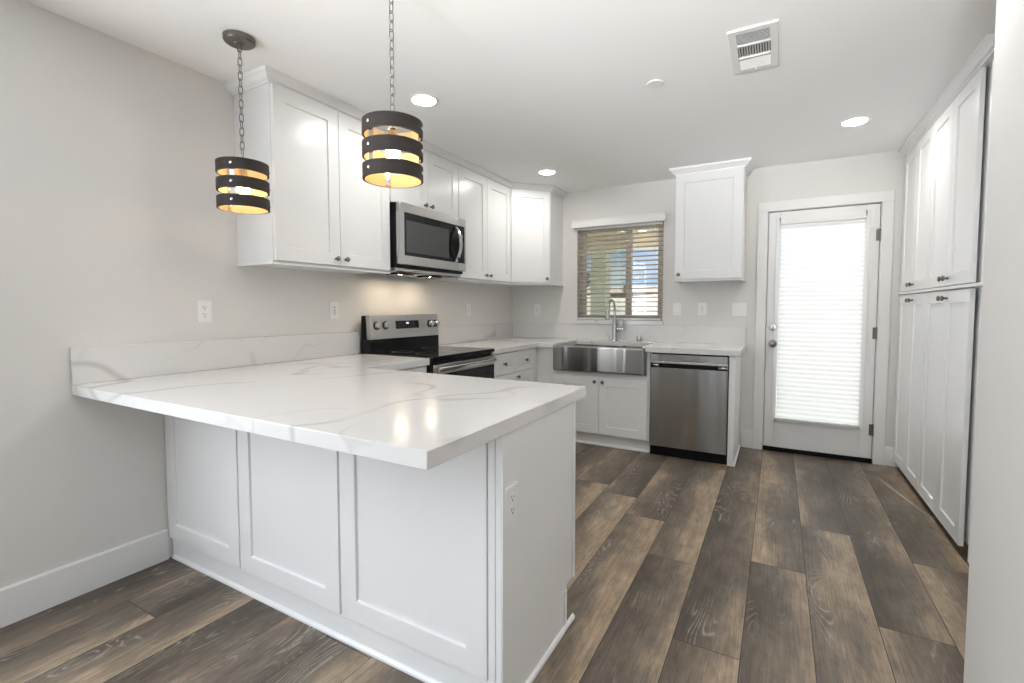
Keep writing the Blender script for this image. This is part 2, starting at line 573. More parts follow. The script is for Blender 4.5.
# ------------------------------------------------------------------ setting: floor, walls, ceiling
def build_floor():
    bm = bmesh.new()
    uvl = bm.loops.layers.uv.new('plank')
    cl = bm.loops.layers.float_color.new('plank_id')
    W, L = 0.2287, 1.53
    ends = {-1: -1.606, 0: -1.87, 1: -2.284, 2: -1.33, 3: -2.11, 4: -1.555, 5: -2.40, 6: -1.746, -8: -2.85, -7: -3.75,
            -6: -3.05, -5: -2.7, -9: -4.35}
    looks = {}      # (column, plank below the listed joint = 0, the one above = 1): rnd g, b
    rng = random.Random(11)
    for k in range(-9, 16):
        x0 = 1.8345 + W * k
        e = ends.get(k, -rng.random() * L)
        y = e
        while y < 0.0: y += L
        j = round((y - e) / L)
        while y > -9.6:
            y1, y0 = y, y - L
            r, g, bb = rng.random(), rng.random(), rng.random()
            r, g, bb = PLOOK.get((k, j), (r, g, bb))
            xa, xb = max(x0, -0.02), min(x0 + W, 5.4)
            ya, yb = max(y0, -9.6), min(y1, 0.02)
            if xb > xa and yb > ya:
                vs = [bm.verts.new(c + (0.0,)) for c in ((xa, ya), (xb, ya), (xb, yb), (xa, yb))]
                f = bm.faces.new(vs)
                for lp in f.loops:
                    lp[uvl].uv = (lp.vert.co.x - x0, lp.vert.co.y - y0)
                    lp[cl] = (r, g, bb, 1)
            y -= L
            j -= 1
    mb = MB(); mb.bm.free(); mb.bm = bm
    me = bpy.data.meshes.new('floor')
    bm.to_mesh(me); bm.free()
    me.materials.append(FLOORM)
    o = link('floor', me); o['kind'] = 'structure'


# a few planks whose tan edge the photograph shows: (column, index from the listed joint) -> random triple
PLOOK = {
    (1, 1): (0.31, 0.10, 0.95), (0, 0): (0.62, 0.20, 0.92), (2, 0): (0.47, 0.20, 0.05), (2, 1): (0.15, 0.30, 0.10),
    (3, 1): (0.83, 0.80, 0.75), (4, 0): (0.22, 0.20, 0.95), (1, 0): (0.77, 0.30, 0.12), (4, 1): (0.58, 0.70, 0.15),
    (5, 1): (0.36, 0.40, 0.20), (6, 1): (0.91, 0.35, 0.55), (6, 0): (0.12, 0.90, 0.85), (5, 0): (0.69, 0.90, 0.60),
    (-1, 0): (0.44, 0.10, 0.95), (-1, 1): (0.27, 0.90, 0.10), (3, 0): (0.05, 0.40, 0.25), (2, -1): (0.66, 0.15, 0.9),
    (0, 1): (0.52, 0.60, 0.30), (-7, 0): (0.40, 0.10, 0.72), (-7, 1): (0.30, 0.60, 0.12), (-8, 0): (0.20, 0.30, 0.04), (-8, 1): (0.66, 0.70, 0.04),
    (-6, 0): (0.60, 0.10, 0.75), (-6, 1): (0.14, 0.10, 0.75), (-5, 0): (0.83, 0.40, 0.10), (-5, 1): (0.33, 0.40, 0.10),
}
build_floor()

struct('ceiling', MB().box(-0.12, 5.42, -9.6, 0.16, H, H + 0.12), CEIL)
struct('wall_left', MB().box(-0.12, 0.0, -4.50, 0.16, -0.05, H).box(-0.12, 0.0, -9.6, -6.20, -0.05, H).box(-0.12, 0.0, -6.20, -4.50, -0.05, 0.6).box(-0.12, 0.0, -6.20, -4.50, 2.28, H), WALL)
DX0, DX1, DT = 2.5138, 3.2919, 2.0602
WX0, WX1, WZ0, WZ1 = 0.775, 1.645, 1.095, 2.060
wb = MB()
YB = 0.15
wb.box(0, WX0, 0, YB, -0.05, H); wb.box(WX0, WX1, 0, YB, -0.05, WZ0); wb.box(WX0, WX1, 0, YB, WZ1, H)
wb.box(WX1, DX0, 0, YB, -0.05, H); wb.box(DX0, DX1, 0, YB, DT, H); wb.box(DX1, 4.3, 0, YB, -0.05, H)
struct('wall_back', wb, WALL)
wr = MB()
wr.box(3.16, 5.4, -3.60, -2.655, -0.05, H)
struct('wall_right', wr, WALL)
struct('wall_side', MB().box(4.06, 4.18, -2.655, 0.0, -0.05, H).box(5.3, 5.42, -9.6, -3.60, -0.05, H), WALL)
rw = MB()
for a, b in ((-0.12, 0.15), (1.75, 2.15), (4.45, 5.42)): rw.box(a, b, -9.6, -9.45, -0.05, H)
for a, b in ((0.15, 1.75), (2.15, 4.45)):
    rw.box(a, b, -9.6, -9.45, -0.05, 0.35); rw.box(a, b, -9.6, -9.45, 2.35, H)
struct('wall_rear', rw, WALL)
BBP = [(0, 0), (0.012, 0), (0.012, 0.143), (0.008, 0.150), (0, 0.150)]
struct('baseboard_left', MB().sweep([(0, -9.4), (0, -3.4915)], BBP), TRIM)
struct('baseboard_back', MB().sweep([(2.352, 0), (2.4390, 0)], BBP), TRIM)
struct('baseboard_back', MB().sweep([(3.367, 0), (3.470, 0)], BBP), TRIM)

# door casing
cs = MB()
CW = 0.0743
cs.box(DX0 - CW, DX0, -0.018, 0, 0, DT, 0.002); cs.box(DX1, DX1 + CW, -0.018, 0, 0, DT, 0.002)
cs.box(DX0 - CW, DX1 + CW, -0.018, 0, DT, DT + 0.081, 0.002)
cs.box(DX0, DX0 + 0.020, 0.046, 0.075, 0, DT); cs.box(DX1 - 0.020, DX1, 0.046, 0.075, 0, DT); cs.box(DX0, DX1, 0.046, 0.075, DT - 0.022, DT)
cs.box(DX0, DX0 + 0.003, 0.0, YB, 0, DT); cs.box(DX1 - 0.003, DX1, 0.0, YB, 0, DT); cs.box(DX0, DX1, 0.0, YB, DT - 0.003, DT)
struct('trim_1', cs, TRIM)

# door slab with lite
d0, d1, db, dt = DX0 + 0.008, DX1 - 0.008, 0.036, DT - 0.010
lx0, lx1, lz0, lz1 = 2.598, 3.204, 0.275, 1.985
dm = MB()
dm.box(d0, lx0, 0.002, 0.044, db, dt, 0.0015); dm.box(lx1, d1, 0.002, 0.044, db, dt, 0.0015)
dm.box(lx0, lx1, 0.002, 0.044, db, lz0); dm.box(lx0, lx1, 0.002, 0.044, lz1, dt)
door = dm.build('door_1', TRIM); tag(door, 'white exterior door with full glass lite under a pleated shade', 'door', kind='structure')
lf = MB()
for a, b, c, d in ((lx0 - 0.02, lx0 + 0.014, lz0 - 0.02, lz1 + 0.02), (lx1 - 0.014, lx1 + 0.02, lz0 - 0.02, lz1 + 0.02),
                   (lx0, lx1, lz0 - 0.02, lz0 + 0.014), (lx0, lx1, lz1 - 0.014, lz1 + 0.02)):
    lf.box(a, b, -0.007, 0.0025, c, d, 0.002)
lf.build('lite_frame', TRIM, door)
MB().box(lx0, lx1, 0.020, 0.026, lz0, lz1).build('glass_pane', GLASS, door)
for nm, z in (('deadbolt', 1.074), ('door_knob', 0.931)):
    k = MB().lathe([(0.033, 0), (0.033, 0.005), (0.029, 0.010), (0.013, 0.012)] +
                   ([(0.013, 0.035), (0.024, 0.042), (0.029, 0.055), (0.026, 0.067), (0.012, 0.072), (0, 0.073)] if nm == 'door_knob'
                    else [(0.024, 0.012), (0.024, 0.022), (0.020, 0.026), (0, 0.027)]), 28, (2.575, 0.0, z), '-Y')
    ko = k.build(nm, CHROME if nm == 'deadbolt' else NICKEL, door); ko['label'] = 'satin nickel ' + nm.replace('_', ' ')
    if nm == 'deadbolt':
        MB().box(2.571, 2.579, -0.040, -0.0275, z - 0.014, z + 0.014, 0.002).build('thumb_turn', NICKEL, ko)
for z in (1.809, 1.04, 0.268):
    h = MB().box(3.262, 3.284, -0.001, 0.0015, z - 0.045, z + 0.045, 0.0005)
    h.lathe([(0.0065, -0.048), (0.0065, 0.048)], 12, (3.2885, -0.004, z))
    ho = h.build('hinge', NICKEL, door)
    if z > 1.5:
        MB().tube([(3.2885, -0.004, z + 0.05), (3.275, -0.03, z + 0.055), (3.24, -0.035, z + 0.057), (3.225, -0.025, z + 0.05)], 0.004, 8).build('door_stop', WHITEPL, ho)
struct('trim_2', MB().box(DX0 + 0.004, DX1 - 0.004, -0.012, 0.12, 0.0, 0.034, 0.003), BLACKRUB)

# pleated shade on the door
sh = thing('pleated_shade', 'white pleated shade glowing with daylight over the exterior door glass', 'shade', (2.901, -0.0285, 0.282))
SW = 0.2865
MB().box(-SW - 0.005, SW + 0.005, -0.018, 0.021, 1.655, 1.690, 0.004).build('head_rail', TRIM, sh)
MB().box(-SW - 0.004, SW + 0.004, -0.014, 0.016, 0.0, 0.020, 0.004).build('bottom_rail', TRIM, sh)
pb = bmesh.new()
NP = 43
zz = [0.020 + (1.635) * i / (2 * NP) for i in range(2 * NP + 1)]
for yy, sg in ((-0.001, -1), (0.003, 1)):
    prev = None
    for i, z in enumerate(zz):
        y = yy + sg * (0.009 if i % 2 else 0.0)
        cur = [pb.verts.new((-SW, y, z)), pb.verts.new((SW, y, z))]
        if prev: pb.faces.new((prev[0], prev[1], cur[1], cur[0]))
        prev = cur
fab = bpy.data.meshes.new('pleated_fabric'); pb.to_mesh(fab); pb.free(); fab.materials.append(SHADEM)
link('pleated_fabric', fab, sh)

# window
wf = MB()
for a, b, c, d in ((WX0, WX0 + 0.045, WZ0, WZ1), (WX1 - 0.045, WX1, WZ0, WZ1), (WX0 + 0.045, WX1 - 0.045, WZ1 - 0.045, WZ1),
                   (WX0 + 0.045, WX1 - 0.045, 1.118, 1.163)):
    wf.box(a, b, 0.075, 0.135, c, d, 0.003)
win = wf.build('window_1', ALMOND); tag(win, 'sliding window in almond frame above the sink', 'window', kind='structure')
MB().box(1.262, 1.318, 0.082, 0.128, 1.163, WZ1 - 0.045, 0.003).build('meeting_stile', ALMOND, win)
sash = MB()
sash.box(0.820, 0.845, 0.085, 0.105, 1.163, 2.015); sash.box(1.575, 1.600, 0.105, 0.125, 1.163, 2.015)
sash.build('sash_rail', ALMOND, win)
MB().box(0.820, 1.262, 0.093, 0.097, 1.163, 2.015).build('glass_pane', GLASS, win)
MB().box(1.318, 1.600, 0.113, 0.117, 1.163, 2.015).build('glass_pane', GLASS, win)
MB().box(0.820, 1.262, 0.131, 0.1325, 1.163, 2.015).build('insect_screen', SCREEN, win)
struct('trim_3', MB().box(0.765, 1.655, -0.030, 0.075, 1.0735, 1.117, 0.002).box(0.7755, 1.6445, 0.074, 0.14, 1.0955, 1.1175), QUARTZ)

# window blind
bl = thing('window_blind', 'white horizontal slat blind with valance over the sink window', 'blind', (1.2045, 0, 1.118))
va = MB()
va.box(-0.466, 0.466, -0.075, -0.062, 0.934, 1.014, 0.003)
va.box(-0.466, -0.453, -0.062, -0.001, 0.940, 1.014, 0.002); va.box(0.453, 0.466, -0.062, -0.001, 0.940, 1.014, 0.002)
va.box(-0.468, 0.468, -0.079, -0.060, 1.000, 1.016, 0.003)
va.build('valance', TRIM, bl)
MB().box(-0.428, 0.428, 0.004, 0.056, 0.918, 0.940, 0.003).build('head_rail', TRIM, bl)
sl = MB()
for i in range(20):
    z = 0.046 + i * 0.0447
    b = bmesh.new()
    bmesh.ops.create_cube(b, size=1.0)
    b.transform(Matrix.Translation((0, 0.030, z)) @ Matrix.Rotation(R(-7), 4, 'X') @ Matrix.Diagonal((0.856, 0.050, 0.003, 1)))
    sl.merge(b)
sl.build('slats', SLATM, bl)
MB().box(-0.428, 0.428, 0.006, 0.054, 0.003, 0.020, 0.003).build('bottom_rail', TRIM, bl)
lc = MB()
for x in (-0.35, 0.0, 0.35):
    for y in (0.0035, 0.0565): lc.tube([(x, y, 0.01), (x, y, 0.92)], 0.0011, 6)
lc.build('ladder_cord', TRIM, bl)

# ------------------------------------------------------------------ shaker fronts and knobs
def shaker(name, w, h, parent, loc, rz=0.0, fr=0.072, t=0.020, rec=0.009, top=None, mat=CAB):
    """front facing local -y, lower left corner at loc"""
    b = bmesh.new()
    tp = fr if top is None else top
    fo = 0.0016
    def rect(x0, x1, z0, z1, y): return [b.verts.new(c) for c in ((x0, y, z0), (x1, y, z0), (x1, y, z1), (x0, y, z1))]
    Bk = rect(0, w, 0, h, 0); S = rect(0, w, 0, h, -t + fo); O = rect(fo, w - fo, fo, h - fo, -t)
    I = rect(fr, w - fr, fr, h - tp, -t); K = rect(fr + 0.003, w - fr - 0.003, fr + 0.003, h - tp - 0.003, -t + rec)
    for a, c in ((Bk, S), (S, O), (O, I), (I, K)):
        for i in range(4):
            j = (i + 1) % 4
            b.faces.new((a[i], a[j], c[j], c[i]))
    b.faces.new(K); b.faces.new(Bk[::-1])
    bmesh.ops.recalc_face_normals(b, faces=list(b.faces))
    m = MB(); m.merge(b)
    return m.build(name, mat, parent, loc, rz, angle=20)


KNOB = MB().lathe([(0.008, 0), (0.008, 0.002), (0.005, 0.004), (0.005, 0.012), (0.010, 0.016), (0.0155, 0.021), (0.0155, 0.025), (0.011, 0.029), (0, 0.030)],
                  20, (0, 0, 0), '-Y').mesh('knob', NICKEL, 40)


def knob(door, x, z, t=0.020):
    return link('knob', KNOB, door, (x, -t, z))


def pair(cab, x0, x1, z0, z1, yf, kz, gap=0.003, fr=0.072, part='door', rz=0.0):
    """two doors with knobs by the meeting edge"""
    w = (x1 - x0 - gap) / 2
    out = []
    for i in range(2):
        d = shaker(part, w, z1 - z0, cab, (x0 + i * (w + gap), yf, z0), rz, fr)
        knob(d, w - 0.034 if i == 0 else 0.034, kz)
        out.append(d)
    return out


CROWN = [(0.001, 2.384), (0.010, 2.384), (0.012, 2.394), (0.026, 2.398), (0.030, 2.407), (0.044, 2.421), (0.050, 2.424), (0.052, 2.4405), (0.001, 2.4405)]
RAIL = [(-0.012, -0.010), (0.012, -0.010), (0.014, -0.004), (0.012, 0.0), (-0.012, 0.0)]
UB, UT = 1.478, 2.383
UD = 0.3126

# ------------------------------------------------------------------ upper cabinets on the left wall  (local x -> world +y, local -y -> world +x)
def upper(name, label, y0, y1, zb, dz0, dz1, kz, end_rail):
    w = y1 - y0
    c = thing(name, label, 'cabinet', (0, y0, 0), R(90))
    MB().box(0.0, w, -UD, -0.001, zb, 2.400, 0.001).build('body', CARC, c)
    return c, w


ca, w = upper('wall_cabinet', 'tall white two-door wall cabinet at the peninsula end, next to the microwave', -3.100, -2.2615, UB, 0, 0, 0, 1)
pair(ca, 0.005, w - 0.003, 1.488, UT, -UD, 0.040)
MB().sweep([(0, -0.002), (0.0, -UD), (w, -UD)][::-1] if False else [(-0.001, -0.002), (-0.001, -UD), (w, -UD)], [(-o, z) for o, z in RAIL], UB).build('light_rail', CAB, ca)
cm, w = upper('wall_cabinet', 'short white two-door wall cabinet directly above the microwave', -2.2595, -1.4805, 1.947, 0, 0, 0, 0)
pair(cm, 0.004, w - 0.004, 1.952, UT, -UD, 0.036)
cc, w = upper('wall_cabinet', 'tall white two-door wall cabinet between the microwave and the corner cabinet', -1.4785, -0.612, UB, 0, 0, 0, 0)
pair(cc, 0.004, w - 0.006, 1.488, UT, -UD, 0.040)
MB().sweep([(0.0, -UD), (w, -UD)], [(-o, z) for o, z in RAIL], UB).build('light_rail', CAB, cc)

# diagonal corner cabinet
cd = thing('corner_wall_cabinet', 'white one-door diagonal wall cabinet in the room corner beside the window', 'cabinet', (0, 0, 0))
MB().prism([(0.001, -0.610), (UD, -0.610), (0.610, -UD), (0.610, -0.001), (0.001, -0.001)], UB, 2.400, 0.001).build('body', CARC, cd)
LD = math.hypot(0.610 - UD, 0.610 - UD)
s2 = math.sqrt(0.5)
dd = shaker('door', LD - 0.024, UT - 1.488, cd, (UD + 0.012 * s2, -0.610 + 0.012 * s2, 1.488), R(45), 0.068)
knob(dd, LD - 0.024 - 0.034, 0.040)
MB().sweep([(UD, -0.6095), (0.610, -UD), (0.610, -0.002)], RAIL, UB).build('light_rail', CAB, cd)

# crown along the whole left run
cro = MB().sweep([(0.001, -3.100), (UD, -3.100), (UD, -0.610), (0.610, -UD), (0.610, -0.001)], CROWN).build('crown_moulding', CAB)
tag(cro, 'long white crown moulding along the tops of the left wall cabinets and microwave cabinet', 'moulding')

# single cabinet between window and door
cr = thing('wall_cabinet', 'white one-door wall cabinet between the sink window and the exterior door', 'cabinet', (1.8068, 0, 0))
wc = 0.5353
MB().box(0, wc, -UD, -0.001, UB, 2.400, 0.001).build('body', CARC, cr)
d = shaker('door', wc - 0.010, UT - 1.488, cr, (0.005, -UD, 1.488), 0, 0.072)
knob(d, 0.034, 0.040)
MB().sweep([(0.0, -0.002), (0.0, -UD), (wc, -UD), (wc, -0.002)], RAIL, UB).build('light_rail', CAB, cr)
MB().sweep([(0.0, -0.001), (0.0, -UD), (wc, -UD), (wc, -0.001)], CROWN).build('crown', CAB, cr)

# ------------------------------------------------------------------ countertops and backsplashes
ct = MB().prism([(0.001, -3.829), (1.9224, -3.829), (1.9224, -2.804), (0.6504, -2.804), (0.6504, -2.2525), (0.001, -2.2525)], CT0, CT1, 0.0025)
tag(ct.build('countertop', QUARTZ), 'white veined quartz worktop of the peninsula running up to the stove', 'countertop')
ct = MB().prism([(0.001, -1.4775), (0.6504, -1.4775), (0.6504, -0.6588), (0.8055, -0.6588), (0.8055, -0.6455), (0.830, -0.6455), (0.830, -0.135), (1.619, -0.135), (1.619, -0.6455), (1.6445, -0.6455), (1.6445, -0.6588),
                 (2.3665, -0.6588), (2.3665, -0.001), (0.001, -0.001)], CT0, CT1, 0.0025)
tag(ct.build('countertop', QUARTZ), 'white veined quartz worktop around the sink from stove to dishwasher', 'countertop')
for x0, x1, y0, y1, lb in ((0.001, 0.021, -3.829, -2.2535, 'white quartz backsplash along the wall behind the peninsula worktop'),
                           (0.001, 0.021, -1.4765, -0.022, 'white quartz backsplash on the left wall between stove and corner'),
                           (0.001, 2.3665, -0.021, -0.001, 'white quartz backsplash behind the sink and faucet')):
    tag(MB().box(x0, x1, y0, y1, CT1 + 0.0004, BST, 0.0015).build('backsplash', QUARTZ), lb, 'backsplash')

# ------------------------------------------------------------------ peninsula cabinet
pn = thing('peninsula_cabinet', 'long white panelled peninsula cabinet under the overhanging quartz worktop', 'cabinet', (0.95, -3.2, 0))
px, py = -0.95, 3.2
def P(mb, name, mat, parent=pn, angle=35):
    return mb.build(name, mat, parent, (px, py, 0), 0, angle)
P(MB().box(0.002, 1.894, -3.466, -2.936, 0.105, CT0 - 0.0005), 'body', CARC)
for x0, x1 in ((0.004, 0.5965), (0.6065, 1.2215), (1.2315, 1.864)):
    shaker('back_panel', x1 - x0, 0.762, pn, (px + x0, py - 3.467, 0.106), 0, 0.076, t=0.020)
P(MB().box(1.869, 1.894, -3.487, -3.467, 0.022, CT0 - 0.001, 0.0015), 'corner_post', CAB)
yz = [(-3.488, 0.0), (-2.997, 0.0), (-2.997, 0.150), (-2.985, 0.165), (-2.917, 0.165), (-2.917, CT0 - 0.001), (-3.488, CT0 - 0.001)]
mt = Matrix(((0, 0, 1, 0), (1, 0, 0, 0), (0, 1, 0, 0), (0, 0, 0, 1)))
P(MB().prism(yz, 1.8965, 1.9165, 0.002, mt), 'end_panel', CAB)
P(MB().box(0.002, 1.893, -3.4685, -3.4663, 0.0, 0.1045), 'base_board', CAB)
P(MB().sweep([(0.014, -3.469), (1.896, -3.469)], [(0, 0), (0.012, 0), (0.011, 0.008), (0.004, 0.015), (0, 0.016)]).sweep(
    [(1.917, -3.490), (1.917, -2.930)], [(0, 0), (0.011, 0), (0.010, 0.009), (0.004, 0.016), (0, 0.017)]), 'shoe_moulding', CAB)
P(MB().box(0.66, 1.893, -3.00, -2.99, 0.0, 0.104), 'toe_board', CAB)
for y0_, y1_, z0_, z1_ in ((-2.939, -2.917, 0.165, CT0 - 0.001), (-3.019, -2.997, 0.0175, 0.150), (-3.488, -3.466, 0.0175, CT0 - 0.001)):
    P(MB().box(1.9167, 1.9215, y0_, y1_, z0_, z1_, 0.001), 'edge_batten', CAB)
for i in range(2):
    dr = shaker('door', 0.608, 0.755, pn, (px + 0.662 + (i + 1) * 0.612, py - 2.9355, 0.110), R(180), 0.072)
    knob(dr, 0.034 if i == 0 else 0.574, 0.700)

# blind corner base cabinet between peninsula and range
bc = thing('base_cabinet', 'white base cabinet between the peninsula and the stove, mostly hidden by the worktop', 'cabinet', (0, -2.9330, 0), R(90))
MB().box(0.0, 0.677, -0.612, -0.003, 0.105, CT0 - 0.0005).build('body', CARC, bc)
MB().box(0.06, 0.677, -0.560, -0.550, 0.0, 0.104).build('toe_board', CAB, bc)
d = shaker('drawer', 0.420, 0.177, bc, (0.252, -0.612, 0.685), 0, 0.045); knob(d, 0.21, 0.0885)
d = shaker('door', 0.420, 0.566, bc, (0.252, -0.612, 0.114), 0, 0.065); knob(d, 0.386, 0.526)

# base cabinet with two drawers over two doors
bd = thing('base_cabinet', 'white base cabinet with two drawers over doors between stove and corner', 'cabinet', (0, -1.4755, 0), R(90))
MB().box(0.0, 0.790, -0.612, -0.003, 0.105, CT0 - 0.0005).build('body', CARC, bd)
MB().box(0.0, 0.790, -0.560, -0.550, 0.0, 0.104).build('toe_board', CAB, bd)
for i, (a, b) in enumerate(((0.012, 0.399), (0.403, 0.780))):
    d = shaker('drawer', b - a, 0.176, bd, (a, -0.612, 0.686), 0, 0.045); knob(d, (b - a) / 2, 0.088)
    d = shaker('door', b - a, 0.566, bd, (a, -0.612, 0.114), 0, 0.065); knob(d, 0.034, 0.526)

# corner base filler
cf = thing('corner_base_cabinet', 'plain white corner base unit between the drawers and the sink cabinet', 'cabinet', (0.3, -0.3, 0))
MB().prism([(-0.297, -0.3835), (0.312, -0.3835), (0.312, -0.312), (0.4975, -0.312), (0.4975, 0.297), (-0.297, 0.297)], 0.105, CT0 - 0.0005).build('body', CAB, cf)
MB().prism([(0.258, -0.3835), (0.258, -0.258), (0.4975, -0.258), (0.4975, -0.248), (0.248, -0.248), (0.248, -0.3835)], 0.0, 0.104).build('toe_board', CAB, cf)

# ------------------------------------------------------------------ sink, cabinet, faucet
sc_ = thing('sink_cabinet', 'white two-door base cabinet directly under the steel apron sink', 'cabinet', (0.7985, 0, 0))
sb = MB()
sb.box(0.0, 0.878, -0.612, -0.003, 0.105, 0.6600)
sb.box(0.848, 0.878, -0.612, -0.003, 0.660, CT0 - 0.0005); sb.box(0.0, 0.003, -0.612, -0.003, 0.660, CT0 - 0.0005)
sb.build('body', CAB, sc_)
pair(sc_, 0.012, 0.862, 0.115, 0.624, -0.612, 0.470)
MB().box(0.0, 0.878, -0.578, -0.566, 0.0, 0.104).build('toe_board', CAB, sc_)
MB().sweep([(0.0, -0.578), (0.878, -0.578)], [(0, 0), (0.013, 0), (0.012, 0.010), (0.004, 0.018), (0, 0.019)]).build('shoe_moulding', CAB, sc_)

sk = thing('apron_sink', 'stainless steel double-bowl apron-front farmhouse sink under the window', 'sink', (0.8060, 0, 0))
W_ = 0.8365
ap = bmesh.new()
bmesh.ops.create_cube(ap, size=1.0)
for v in ap.verts:
    v.co = Vector((W_ / 2 + v.co.x * W_, -0.664 + v.co.y * 0.034, 0.7850 + v.co.z * 0.232))
fe = [e for e in ap.edges if all(v.co.y < -0.67 for v in e.verts)]
bmesh.ops.bevel(ap, geom=fe, offset=0.016, segments=4, profile=0.5, affect='EDGES')
m = MB(); m.merge(ap); m.build('apron', STEEL, sk)
bs = MB()
bs.box(0.0, 0.022, -0.6465, -0.122, 0.668, 0.8685); bs.box(W_ - 0.022, W_, -0.6465, -0.122, 0.668, 0.8685)
bs.box(0.022, W_ - 0.022, -0.132, -0.122, 0.668, 0.8685); bs.box(0.022, W_ - 0.022, -0.6465, -0.640, 0.668, 0.8685)
bs.box(0.022, W_ - 0.022, -0.640, -0.132, 0.668, 0.676)
bs.build('basin', STEEL, sk)
MB().box(0.500, 0.524, -0.6395, -0.1365, 0.6765, 0.878, 0.005, 2).build('bowl_divider', STEEL, sk)
for x in (0.26, 0.67):
    MB().lathe([(0.052, 0), (0.052, 0.004), (0.042, 0.005), (0.030, 0.002), (0, 0.002)], 24, (x, -0.36, 0.6762)).build('drain', CHROME, sk)

fa = thing('faucet', 'tall brushed metal gooseneck pull-down faucet standing behind the sink', 'faucet', (1.200, -0.068, CT1))
MB().lathe([(0.031, 0.0003), (0.031, 0.006), (0.025, 0.014), (0.021, 0.03), (0.021, 0.17), (0.017, 0.20), (0.0135, 0.225)], 24).build('body', FAUCETM, fa)
pts = [(0, 0, 0.215), (0, 0, 0.30)]
for k in range(0, 13):
    a = math.pi * k / 12 * 0.93
    pts.append((0, -0.105 + 0.105 * math.cos(a), 0.300 + 0.100 * math.sin(a)))
MB().tube(pts, 0.0115, 14).build('spout', FAUCETM, fa)
e = pts[-1]
MB().tube([(0, e[1], e[2] + 0.004), (0, e[1] - 0.010, e[2] - 0.04), (0, e[1] - 0.026, e[2] - 0.105)], [0.0125, 0.016, 0.021], 16).build('spray_head', FAUCETM, fa)
ha = MB().tube([(0.018, 0, 0.115), (0.092, 0, 0.115)], 0.0125, 14)
ha.tube([(0.084, 0, 0.108), (0.090, -0.004, 0.205)], [0.011, 0.008], 12)
ha.build('handle', FAUCETM, fa)
ag = MB().lathe([(0.024, 0.0003), (0.024, 0.005), (0.021, 0.008), (0.021, 0.052), (0.018, 0.058), (0, 0.059)], 24).build('air_gap_cap', FAUCETM)
ag.location = (1.440, -0.070, CT1)
tag(ag, 'short metal air gap cap on the worktop, just past the faucet', 'sink fitting')

# ------------------------------------------------------------------ dishwasher and end panel
dw = thing('dishwasher', 'stainless steel dishwasher under the worktop beside the sink cabinet', 'dishwasher', (1.9818, 0, 0))
x0, x1 = -0.301, 0.301
MB().box(x0 + 0.001, x1 - 0.001, -0.590, -0.004, 0.004, CT0 - 0.003).build('body', BLACKPL, dw)
dp = MB()
FY0, FY1 = -0.6318, -0.592
dp.box(x0 + 0.004, x1 - 0.004, FY0, FY1, 0.082, 0.7455, 0.002)
dp.box(x0 + 0.004, -0.230, FY0, FY1, 0.7455, 0.779); dp.box(0.224, x1 - 0.004, FY0, FY1, 0.7455, 0.779)
dp.build('door', STEEL, dw)
MB().box(-0.2295, 0.2235, -0.604, -0.592, 0.746, 0.7785).build('pocket_handle', BLACKPL, dw)
MB().box(x0 + 0.004, x1 - 0.004, FY0 - 0.008, FY1, 0.7795, 0.800, 0.004, 2).build('handle_lip', CHROME, dw)
MB().box(x0 + 0.004, x1 - 0.004, FY0, FY1, 0.8005, 0.857, 0.002).build('control_strip', STEEL, dw)
MB().box(x0 + 0.004, x1 - 0.004, -0.610, -0.5905, 0.003, 0.081).build('toe_kick', BLACKRUB, dw)
ep = MB().box(-0.022, 0.022, -0.632, -0.003, 0.001, CT0 - 0.0005, 0.0015)
epo = ep.build('end_panel', CAB, None, (2.3085, 0, 0)); tag(epo, 'white end panel closing the worktop run right beside the dishwasher', 'panel')
MB().sweep([(0.022, -0.632), (0.022, -0.013)], [(0, 0.001), (0.012, 0.001), (0.011, 0.012), (0.004, 0.020), (0, 0.021)]).build('shoe_moulding', CAB, epo)

# ------------------------------------------------------------------ range
rg = thing('range', 'freestanding stainless and black electric stove below the microwave', 'stove', (0, -1.8645, 0), R(90))
a, b = -0.3845, 0.3815
MB().box(a + 0.001, b - 0.001, -0.640, -0.030, 0.03, 0.895, 0.002).build('body', BLACKPL, rg)
MB().box(a, b, -0.672, -0.122, 0.8955, 0.922, 0.004, 2).build('cooktop', BLACKGL, rg)
bg = MB().prism([(-0.1215, 0.8955), (-0.1215, 1.015), (-0.031, 1.015), (-0.031, 0.8955)], a, b, 0.002, Matrix(((0, 0, 1, 0), (1, 0, 0, 0), (0, 1, 0, 0), (0, 0, 0, 1))))
bg.prism([(-0.080, 1.015), (-0.068, 1.183), (-0.034, 1.183), (-0.031, 1.015)], a, b, 0.002, Matrix(((0, 0, 1, 0), (1, 0, 0, 0), (0, 1, 0, 0), (0, 0, 0, 1))))
bgo = bg.build('backguard', BLACKPL, rg)
cpn = MB().prism([(-0.126, 1.014), (-0.111, 1.187), (-0.069, 1.187), (-0.081, 1.014)], a + 0.006, b, 0.003, Matrix(((0, 0, 1, 0), (1, 0, 0, 0), (0, 1, 0, 0), (0, 0, 0, 1)))).build('control_panel', STEELH, rg)
tilt = Matrix.Rotation(math.atan2(0.015, 0.173), 4, 'X')
def on_panel(x, z):      # point on the sloping control face
    return (x, -0.126 + 0.015 * (z - 1.014) / 0.173, z)
q = on_panel(0.0, 1.112)
dsp = MB().box(-0.127, 0.133, -0.0015, 0.0005, -0.030, 0.030)
dsp.bm.transform(Matrix.Translation(q) @ tilt.inverted()); dsp.build('display', BLACKGL, cpn)
dg = MB()
for k in range(3): dg.box(-0.012 + k * 0.010, -0.005 + k * 0.010, -0.0022, -0.0016, 0.006, 0.018)
dg.bm.transform(Matrix.Translation(q) @ tilt.inverted()); dg.build('clock_digits', DISPM, cpn)
